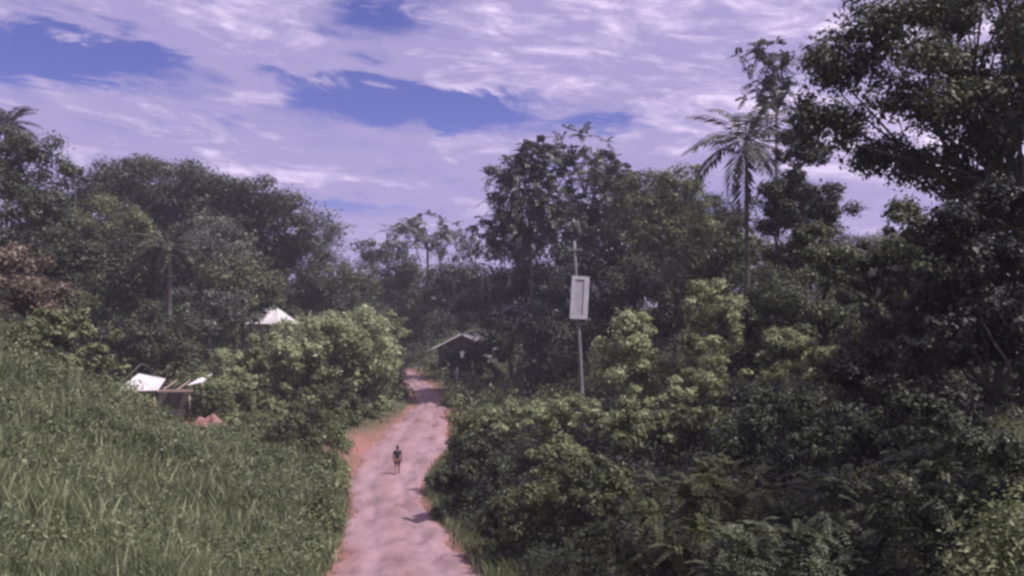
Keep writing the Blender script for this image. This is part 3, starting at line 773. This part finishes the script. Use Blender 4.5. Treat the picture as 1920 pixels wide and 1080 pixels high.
def build_hut():
    Y = 61
    b = at(308, 790, Y); b[2] = gz(b[0], Y) - .1
    root = empty('tin_roofed_hut', tuple(b), 'open fronted hut with pale tin roof, half hidden behind the grassy bank', 'hut', 'houses among the trees', rz=math.radians(6))
    W, D, H = 4.3, 3.4, 2.15
    posts = [(-W / 2, -D / 2), (-.2, -D / 2), (W / 2, -D / 2), (-W / 2, D / 2), (W / 2, D / 2)]
    for i, (x, y) in enumerate(posts):
        mb = MB(); mb.tube([(x, y, -.4), (x + .03, y, 1.1), (x, y, H - .02 if y < 0 else H + .5)], [.085, .075, .07], 7); mb.build('post', M['timber'], root, True)
    mb = MB(); mb.box((0, -D / 2 - .1, H + .02), (W + .5, .1, .17)); mb.build('beam', M['timber'], root)
    mb = MB(); tin_sheet(mb, (-W / 2 - .62, -D / 2 - .5, H + .02), (.12, -D / 2 - .4, H + .09), (-.5, D / 2 + .2, H + .62), (-W / 2 - .3, D / 2 + .3, H + 1.0), 28)
    mb.build('roof', M['tin'], root)
    mb = MB(); tin_sheet(mb, (1.7, -D / 2 + .9, H + .3), (W / 2 + .6, -D / 2 + .9, H + .55), (W / 2 + .8, D / 2 - .3, H + 1.0), (2.0, D / 2 - .3, H + .62), 12)
    mb.build('roof', M['tin'], root)
    for x in (.35, 1.3):
        mb = MB(); mb.tube([(x, -D / 2, H + .06), (x, D / 2, H + .5)], [.045, .045], 6); mb.build('rafter', M['timber'], root, True)
    mb = MB(); mb.box((0, D / 2 - .16, H / 2), (W - .15, .08, H - .05))
    mb.box((-W / 2 + .08, .1, H / 2 - .1), (.06, D - .5, H - .25)); mb.build('wall', M['wall'], root)
    mb = MB(); mb.box((.9, -D / 2 + .1, .42), (2.1, .07, .9)); mb.build('plank_parapet', M['wall'], root)
    mb = MB()
    mb.tube([(-.2, -D / 2 - .06, 1.2), (-.75, -D / 2 - .1, H - .1)], [.05, .05], 6); mb.build('brace', M['timber'], root, True)
    # flat board whose dark colour stands for the unlit doorway
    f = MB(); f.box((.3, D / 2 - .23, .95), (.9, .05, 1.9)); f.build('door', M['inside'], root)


def hip_roof(mb, W, D, H, z, over=.35):
    a, b = W / 2 + over, D / 2 + over
    r = max(a - b, .15)
    v = [(-a, -b, z), (a, -b, z), (a, b, z), (-a, b, z), (-r, 0, z + H), (r, 0, z + H)]
    tin_sheet(mb, v[0], v[1], v[5], v[4], 36)
    tin_sheet(mb, v[2], v[3], v[4], v[5], 36)
    tin_sheet(mb, v[1], v[2], v[5], v[5], 24)
    tin_sheet(mb, v[3], v[0], v[4], v[4], 24)


def window(root, x, y, z, w, h, ny=-1):
    f = MB()
    f.box((x, y, z + h / 2 + .04), (w + .16, .08, .08)); f.box((x, y, z - h / 2 - .04), (w + .16, .08, .08))
    f.box((x - w / 2 - .04, y, z), (.08, .08, h)); f.box((x + w / 2 + .04, y, z), (.08, .08, h)); f.box((x, y, z), (.05, .06, h))
    fo = f.build('window', M['timber'], root)
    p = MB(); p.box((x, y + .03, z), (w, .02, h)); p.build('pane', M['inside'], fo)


def build_hip_house():
    Y = 100
    c = at(511, 607, Y)
    g = gz(c[0], Y)
    root = empty('white_roofed_house', (c[0], Y, g - .1), 'small house with white hip roof peeping over the bright green bushes', 'house', 'houses among the trees', rz=math.radians(-22))
    H = c[2] - g + .1
    W, D = 4.3, 3.3
    mb = MB()
    for s in (-1, 1):
        mb.box((0, s * D / 2, H / 2 - .1), (W, .14, H - .05)); mb.box((s * (W / 2 - .07), 0, H / 2 - .1), (.14, D - .15, H - .05))
    mb.build('wall', M['plaster'], root)
    window(root, -.9, -D / 2 - .1, H - 1.2, .8, .8); window(root, 1.0, -D / 2 - .1, H - 1.2, .8, .8)
    mb = MB(); hip_roof(mb, W, D, 1.95, H); ro = mb.build('roof', M['tin'], root)
    mb = MB(); mb.tube([(-.4, 0, H + 1.93), (0, .01, H + 2.03), (.4, 0, H + 1.93)], [.09, .11, .09], 6); mb.build('ridge_cap', M['tin'], ro)
    mb = MB(); mb.box((.1, -D / 2 - .09, 1.0), (.8, .06, 2)); mb.build('door', M['timber'], root)


def build_gable_house():
    Y = 118
    c = at(880, 690, Y)
    g = gz(c[0], Y)
    root = empty('gabled_farmhouse', (c[0], Y, g - .1), 'grey gabled house with pale left roof edge, in the shade past the road bend', 'house', 'houses among the trees', rz=math.radians(-14))
    ap = at(880, 626, Y)[2] - g + .1
    W, D = 7.0, 6.0
    e = ap - 1.75
    v = [(-W / 2, -D / 2, 0), (W / 2, -D / 2, 0), (W / 2, -D / 2, e), (0, -D / 2, ap - .12), (-W / 2, -D / 2, e)]
    v += [(x, D / 2, z) for x, _, z in v]
    mesh('wall', v, [(0, 1, 2, 3, 4), (9, 8, 7, 6, 5), (0, 4, 9, 5), (1, 6, 7, 2)], M['wall'], root)
    for s in (-1, 1):
        mb = MB(); tin_sheet(mb, (s * (W / 2 + .75), -D / 2 - .6, e - .33), (s * (W / 2 + .75), D / 2 + .5, e - .33), (0, D / 2 + .5, ap), (0, -D / 2 - .6, ap), 40)
        ro = mb.build('roof', M['tin'] if s < 0 else M['shadetin'], root)  # left slope paler, right darker: sun and shade put into the colour
        mb = MB()
        a, b = np.array([s * (W / 2 + .75), -D / 2 - .66, e - .36]), np.array([0, -D / 2 - .66, ap - .03])
        mb.tube([a, (a + b) / 2, b], [.13, .13, .13], 4); mb.build('barge_board', M['tin'] if s < 0 else M['shadetin'], ro)
    mb = MB(); tin_sheet(mb, (-.6, -D / 2 - 2.4, e - 1.25), (W / 2 + 1.0, -D / 2 - 2.4, e - 1.25), (W / 2 + 1.0, -D / 2 - .1, e - .35), (-.6, -D / 2 - .1, e - .35), 34)
    po = mb.build('porch_roof', M['shadetin'], root)  # porch tin darkened for the shade of the trees
    for x in (-.4, 2.0, 4.2):
        mb = MB(); mb.tube([(x, -D / 2 - 2.2, -.3), (x, -D / 2 - 2.2, e - 1.22)], [.08, .07], 6); mb.build('post', M['timber'], root, True)
    window(root, -2.0, -D / 2 - .08, 1.5, .9, .9); window(root, 2.4, -D / 2 - .08, 1.5, .9, .9)
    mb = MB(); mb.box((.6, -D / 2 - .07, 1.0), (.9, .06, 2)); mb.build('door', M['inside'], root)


build_hut(); build_hip_house(); build_gable_house()


def build_mound():
    # heap of dug red earth beside the hut
    Y = 55.5
    c = at(392, 838, Y); c[2] = gz(c[0], Y)
    n, m = 26, 40; v = []; f = []
    for i in range(n):
        r = i / (n - 1)
        for k in range(m):
            a = 2 * math.pi * k / m
            R = 1.55 + .25 * math.sin(2 * a + 1) + .14 * math.sin(5 * a)
            x, y = r * R * math.cos(a), r * R * math.sin(a) * .9
            z = .46 * (1 - r ** 2.5) * (1 + .5 * math.sin(2 * a + 5 * r) + .3 * math.sin(5 * a - 3 * r)) + .1 * math.sin(6 * x + 4 * y) * math.sin(5 * y + 1) * (1 - r) - .25 * r
            v.append((x, y, z))
    for i in range(n - 1):
        for k in range(m):
            f.append((i * m + k, i * m + (k + 1) % m, (i + 1) * m + (k + 1) % m, (i + 1) * m + k))
    o = mesh('earth_mound', v, f, M['soil'], smooth=True)
    o.location = c; o['label'] = 'heap of bare red earth beside the tin roofed hut'; o['category'] = 'earth mound'


build_mound()


# ------------------------------------------------------------------ sign board on its pole, far posts
def build_sign():
    Y = 50
    base = at(1096, 765, Y); base[2] = gz(base[0], Y) - .1
    root = empty('roadside_board', tuple(base), 'tall white framed board hung on a slender grey pole above the bank', 'signboard')
    top = at(1077, 452, Y) - base
    mb = MB(); P = [np.array([0, 0, -.5]) + (top + np.array([0, 0, .5])) * t for t in np.linspace(0, 1, 8)]
    mb.tube(P, list(np.linspace(.15, .08, 8)), 10); mb.build('pole', M['concrete'], root, True)
    c = at(1086, 558, Y) - base; c[1] -= .22
    w, h = 34 * Y / F, 80 * Y / F
    R = rotz(math.radians(12)); ti = math.radians(3.2)
    R = np.array([[math.cos(ti), 0, -math.sin(ti)], [0, 1, 0], [math.sin(ti), 0, math.cos(ti)]]).T @ R
    mb = MB(); mb.box(c, (w - .2, .06, h - .2), R); mb.build('panel', M['panel'], root)
    mb = MB()
    fw = .24
    for dx, dz, sx, sz in ((-(w - fw) / 2, 0, fw, h - 2 * .2), ((w - fw * 1.3) / 2, 0, fw * 1.3, h - 2 * .2), (0, (h - .2) / 2, w, .2), (0, -(h - .2) / 2, w, .2)):
        mb.box(c + R @ np.array([dx, -.015, dz]), (sx, .12, sz), R)
    mb.build('frame', M['white'], root)
    for dz in (-.7, .7):
        mb = MB(); mb.box(c + R @ np.array([0, .12, dz]), (.5, .16, .08), R); mb.build('bracket', M['steel'], root)
    mb = MB(); mb.box(top * .955 + np.array([0, -.1, 0]), (.9, .09, .1)); 
    for s in (-.36, .36):
        mb.tube([top * .955 + np.array([s, -.1, .05]), top * .955 + np.array([s, -.1, .2])], [.04, .03], 6)
    mb.build('crossarm', M['concrete'], root)


build_sign()
for px, top, bot, Y, lab in ((857, 690, 735, 100, 'short white post at the road edge below the gabled house'), (976, 628, 735, 90, 'tall pale bare post in the shade left of the white board')):
    b = at(px, bot, Y); b[2] = gz(b[0], Y)
    t = at(px, top, Y)[2] - b[2]
    mb = MB(); mb.tube([(0, 0, -.3), (.02, 0, t * .5), (0, 0, t), (0, 0, t + .06)], [.14, .13, .12, .05], 8)
    o = mb.build('post', M['white'] if px < 900 else M['concrete'], smooth=True); o.location = b
    o['label'] = lab; o['category'] = 'post'; o['group'] = 'posts by the far road'


# ------------------------------------------------------------------ person
def skin_mesh(name, verts, edges, radii, mat, parent, sub=2, root_i=0):
    me = bpy.data.meshes.new(name + '_cage'); me.from_pydata(verts, edges, []); me.update()
    o = bpy.data.objects.new(name + '_cage', me); C.objects.link(o)
    sk = o.modifiers.new('s', 'SKIN'); sk.use_smooth_shade = True
    sb = o.modifiers.new('d', 'SUBSURF'); sb.levels = sub; sb.render_levels = sub
    for i, r in enumerate(radii):
        sv = me.skin_vertices[0].data[i]
        sv.radius = (r, r) if not isinstance(r, tuple) else r
        sv.use_root = i == root_i
    dg = bpy.context.evaluated_depsgraph_get(); dg.update()
    nm = bpy.data.meshes.new_from_object(o.evaluated_get(dg))
    bpy.data.objects.remove(o)
    nm.name = name; nm.materials.clear(); nm.materials.append(mat)
    r = bpy.data.objects.new(name, nm); C.objects.link(r); r.parent = parent
    return r


def build_person():
    Y = 51.5
    p = at(745, 884, Y); x = p[0]
    z = float(road_z(Y)) + .05
    root = empty('person', (x, Y, z), 'person in dark shirt and brown shorts walking up the middle of the dirt road', 'person', rz=math.radians(8))
    V, E, R = [], [], []

    def add(co, r, par=None):
        V.append(co); R.append(r)
        if par is not None:
            E.append((par, len(V) - 1))
        return len(V) - 1
    # walking away from the viewer (+y)
    pel = add((0, 0, .93), (.145, .11)); sp = add((0, .01, 1.08), (.125, .095), pel); ch = add((0, .02, 1.28), (.15, .105), sp)
    ub = add((0, .02, 1.41), (.10, .075), ch); nk = add((0, .03, 1.48), (.052, .055), ub)
    jw = add((0, .055, 1.545), (.062, .075), nk); hd = add((0, .045, 1.615), (.076, .092), jw); cr = add((0, .03, 1.68), (.058, .07), hd)
    add((0, .135, 1.60), (.012, .014), hd)                     # nose
    for s in (-1, 1):
        add((s * .082, .03, 1.605), (.012, .02), hd)           # ears
        st = .5 if s > 0 else -.42                             # stride
        hp = add((s * .092, 0, .88), (.092, .10), pel)
        kn = add((s * .098, st * .2 + .03, .49), (.056, .06), hp)
        cf = add((s * .098, st * .26 - .03, .34), (.053, .058), kn)
        an = add((s * .098, st * .42 - .05, .095), (.034, .036), cf)
        he = add((s * .098, st * .42 - .085, .045), (.034, .032), an)
        to = add((s * .105, st * .42 + .06, .035), (.04, .026), an); add((s * .11, st * .42 + .13, .03), (.034, .018), to)
        sh = add((s * .175, .02, 1.385), (.06, .058), ub)
        el = add((s * .225, -st * .1 + .01, 1.11), (.041, .041), sh)
        wr = add((s * .235, -st * .25 + .07, .885), (.026, .03), el)
        pm = add((s * .235, -st * .29 + .085, .825), (.02, .038), wr)
        for q, (dy, ln) in enumerate(((.03, .07), (.011, .08), (-.009, .075), (-.028, .058))):
            a = add((s * .233, -st * .29 + .09 + dy, .78), (.0095, .0095), pm)
            b = add((s * .226, -st * .29 + .095 + dy, .78 - ln * .5), (.0085, .0085), a); add((s * .212, -st * .29 + .095 + dy, .78 - ln), (.007, .007), b)
        th = add((s * .222, -st * .29 + .13, .83), (.011, .011), pm); add((s * .215, -st * .29 + .15, .79), (.009, .009), th)
    skin_mesh('body', V, E, R, M['skin'], root, 2)
    # clothing
    cv, ce, crr = [], [], []

    def add2(co, r, par=None):
        cv.append(co); crr.append(r)
        if par is not None:
            ce.append((par, len(cv) - 1))
        return len(cv) - 1
    a = add2((0, 0, .90), (.168, .135)); b = add2((0, .01, 1.08), (.152, .118), a); c = add2((0, .02, 1.28), (.172, .125), b); d = add2((0, .02, 1.42), (.118, .09), c); add2((0, .028, 1.455), (.072, .07), d)
    for s in (-1, 1):
        st = .5 if s > 0 else -.42
        e = add2((s * .18, .02, 1.385), (.076, .072), d); add2((s * .215, -st * .06 + .015, 1.2), (.064, .062), e)
    skin_mesh('shirt', cv, ce, crr, M['shirt'], root, 2)
    cv, ce, crr = [], [], []
    a = add2((0, 0, .95), (.155, .122))
    for s in (-1, 1):
        st = .5 if s > 0 else -.42
        e = add2((s * .094, 0, .86), (.108, .115), a); f = add2((s * .1, st * .11 + .015, .66), (.088, .094), e); add2((s * .1, st * .17 + .025, .55), (.082, .086), f)
    skin_mesh('shorts', cv, ce, crr, M['shorts'], root, 2)
    cv, ce, crr = [], [], []
    a = add2((0, .015, 1.645), (.083, .088)); add2((0, .02, 1.70), (.066, .074), a); add2((0, -.03, 1.585), (.06, .045), a)
    skin_mesh('hair', cv, ce, crr, M['hair'], root, 2)
    for s in (-1, 1):
        mb = MB(); mb.tube([(s * .03, .118, 1.627), (s * .03, .128, 1.627), (s * .03, .131, 1.627)], [.012, .011, .003], 8); mb.build('eye', M['eye'], root, True)


build_person()


# ------------------------------------------------------------------ haze
def build_haze():
    m, nt, N, L = newmat('haze_air')
    v = N.new('ShaderNodeVolumePrincipled')
    v.inputs['Color'].default_value = (.80, .76, .95, 1); v.inputs['Density'].default_value = HAZE; v.inputs['Anisotropy'].default_value = .1
    o = N.new('ShaderNodeOutputMaterial'); L.new(v.outputs[0], o.inputs['Volume'])
    mb = MB(); mb.box((0, 110, 21), (1300, 1100, 76))
    h = mb.build('haze', m); h['kind'] = 'stuff'


HAZE = .00052
build_haze()


# ------------------------------------------------------------------ sky, sun, camera
SUN_EL, SUN_AZ = math.radians(59), math.radians(112)     # azimuth clockwise from the view direction
sc = bpy.context.scene
w = bpy.data.worlds.new('World'); sc.world = w; w.use_nodes = True
N, L = w.node_tree.nodes, w.node_tree.links
N.clear()
sky = N.new('ShaderNodeTexSky'); sky.sky_type = 'NISHITA'; sky.sun_disc = False
sky.sun_elevation = SUN_EL; sky.sun_rotation = SUN_AZ; sky.air_density = 1.0; sky.dust_density = .6; sky.ozone_density = 2.5
tc = N.new('ShaderNodeTexCoord')
sep = N.new('ShaderNodeSeparateXYZ'); L.new(tc.outputs['Generated'], sep.inputs[0])


def mth(op, a, b=None, c=None, clamp=False):
    n = N.new('ShaderNodeMath'); n.operation = op; n.use_clamp = clamp
    for i, q in enumerate((a, b, c)):
        if q is None:
            continue
        if isinstance(q, (int, float)):
            n.inputs[i].default_value = q
        else:
            L.new(q, n.inputs[i])
    return n.outputs[0]


# azimuth and elevation of the sky direction (radians)
AZ = mth('ARCTAN2', sep.outputs[0], sep.outputs[1])
hyp = mth('SQRT', mth('ADD', mth('MULTIPLY', sep.outputs[0], sep.outputs[0]), mth('MULTIPLY', sep.outputs[1], sep.outputs[1])))
EL = mth('ARCTAN2', sep.outputs[2], hyp)
cmb = N.new('ShaderNodeCombineXYZ')
# banded cloud deck: stretched sideways and tightening towards the horizon
elw = mth('POWER', mth('MAXIMUM', mth('ADD', EL, .06), .01), .75)
L.new(mth('MULTIPLY', AZ, 2.4), cmb.inputs[0]); L.new(mth('ADD', mth('MULTIPLY', elw, 9.0), mth('MULTIPLY', AZ, .9)), cmb.inputs[1])


def noise(scale, detail, rough, dist=0, off=0):
    n = N.new('ShaderNodeTexNoise'); n.noise_dimensions = '3D'
    n.inputs['Scale'].default_value = scale; n.inputs['Detail'].default_value = detail; n.inputs['Roughness'].default_value = rough; n.inputs['Distortion'].default_value = dist
    mp = N.new('ShaderNodeMapping'); mp.inputs['Location'].default_value = (off, off * .7, off * .3)
    L.new(cmb.outputs[0], mp.inputs[0]); L.new(mp.outputs[0], n.inputs['Vector'])
    return n.outputs[0]


n_big = noise(1.3, 9, .6, .5, 3.1)
n_mid = noise(3.4, 9, .64, .8, 9.4)
n_warp = noise(2.0, 5, .55, 0, 21)


def px_ang(px, py):
    d = at(px, py, 1)
    return math.atan2(d[0], d[1]), math.atan2(d[2], math.hypot(d[0], d[1]))


warp = mth('MULTIPLY', mth('SUBTRACT', n_warp, .5), .13)
warp2 = mth('MULTIPLY', mth('SUBTRACT', n_mid, .5), .11)
azw = mth('ADD', AZ, mth('MULTIPLY', warp, 2.0)); elw2 = mth('ADD', mth('ADD', EL, mth('MULTIPLY', warp, .4)), warp2)
hole = None
for px, py, rx, ry, amt, tilt in ((130, 108, 210, 32, 1.35, -.02), (770, 198, 235, 40, 1.4, .0), (455, 215, 90, 30, .3, .1), (450, 120, 60, 60, -.6, 0), (1130, 236, 170, 14, .5, 0), (720, 28, 130, 36, .7, 0), (620, 395, 170, 20, .5, 0), (330, 250, 150, 18, .3, 0), (-300, 60, 300, 60, .8, 0), (2300, 420, 400, 60, .6, 0)):
    a0, e0 = px_ang(px, py)
    da = mth('SUBTRACT', azw, a0)
    u = mth('DIVIDE', da, rx / F); v = mth('DIVIDE', mth('SUBTRACT', mth('SUBTRACT', elw2, e0), mth('MULTIPLY', da, -tilt)), ry / F)
    g = mth('MULTIPLY', mth('EXPONENT', mth('MULTIPLY', mth('ADD', mth('MULTIPLY', u, u), mth('MULTIPLY', v, v)), -1)), amt)
    hole = g if hole is None else mth('ADD', hole, g)
n_fine = noise(8.5, 6, .6, .6, 40)
dens = mth('ADD', mth('ADD', mth('MULTIPLY', mth('SUBTRACT', n_big, .5), 1.7), mth('MULTIPLY', mth('SUBTRACT', n_mid, .5), 1.3)), mth('MULTIPLY', mth('SUBTRACT', n_fine, .5), .75))
dens = mth('SUBTRACT', mth('ADD', dens, .66), hole)
mr = N.new('ShaderNodeMapRange'); mr.interpolation_type = 'SMOOTHSTEP'
mr.inputs[1].default_value = -.15; mr.inputs[2].default_value = .52
L.new(dens, mr.inputs[0])
# cloud colour: thin lavender to bright, brighter towards the sun's side
sd = (math.sin(SUN_AZ) * math.cos(SUN_EL), math.cos(SUN_AZ) * math.cos(SUN_EL), math.sin(SUN_EL))
dt = N.new('ShaderNodeVectorMath'); dt.operation = 'DOT_PRODUCT'; L.new(tc.outputs['Generated'], dt.inputs[0]); dt.inputs[1].default_value = sd
lit = mth('ADD', mth('ADD', mth('ADD', mth('MULTIPLY', dt.outputs['Value'], .55), mth('MULTIPLY', mth('SUBTRACT', n_fine, .5), 1.3)), mth('MULTIPLY', mth('SUBTRACT', n_mid, .5), 2.3)), mth('MULTIPLY', mth('SUBTRACT', n_big, .5), 1.9))
cr = ramp(N, [(.0, (3.3, 2.9, 5.3)), (.3, (4.9, 4.15, 6.5)), (.6, (7.6, 6.4, 8.8)), (1, (11.0, 9.8, 11.8))])
for e_ in cr.color_ramp.elements:
    pass
L.new(lit, cr.inputs[0])
tint = N.new('ShaderNodeMix'); tint.data_type = 'RGBA'; tint.blend_type = 'MULTIPLY'; tint.inputs[0].default_value = 1
L.new(sky.outputs[0], tint.inputs[6]); tint.inputs[7].default_value = (.50, .43, .90, 1)
mx = N.new('ShaderNodeMix'); mx.data_type = 'RGBA'
L.new(mr.outputs[0], mx.inputs[0]); L.new(tint.outputs[2], mx.inputs[6]); L.new(cr.outputs[0], mx.inputs[7])
bg = N.new('ShaderNodeBackground'); bg.inputs['Strength'].default_value = .08
L.new(mx.outputs[2], bg.inputs['Color'])
wo = N.new('ShaderNodeOutputWorld'); L.new(bg.outputs[0], wo.inputs[0])

sl = bpy.data.lights.new('sun', 'SUN'); sl.energy = 4.8; sl.angle = math.radians(3.5); sl.color = (1, .90, .90)
so = bpy.data.objects.new('sun', sl); C.objects.link(so)
so.rotation_euler = Vector(sd).to_track_quat('Z', 'Y').to_euler(); so.location = (60, 40, 90)

cd = bpy.data.cameras.new('camera'); cd.lens = F / 1920 * 36; cd.sensor_width = 36; cd.clip_end = 6000; cd.clip_start = .1
co = bpy.data.objects.new('camera', cd); C.objects.link(co)
co.rotation_euler = (math.pi / 2 + PITCH, 0, 0); sc.camera = co

vs = sc.view_settings
vs.view_transform = 'Standard'; vs.look = 'None'; vs.gamma = 1; vs.exposure = .6
sc.render.engine = 'CYCLES'
sc.cycles.filter_width = 2.8
sc.cycles.max_bounces = 6; sc.cycles.diffuse_bounces = 4; sc.cycles.transmission_bounces = 4; sc.cycles.volume_bounces = 0
sc.cycles.use_denoising = True
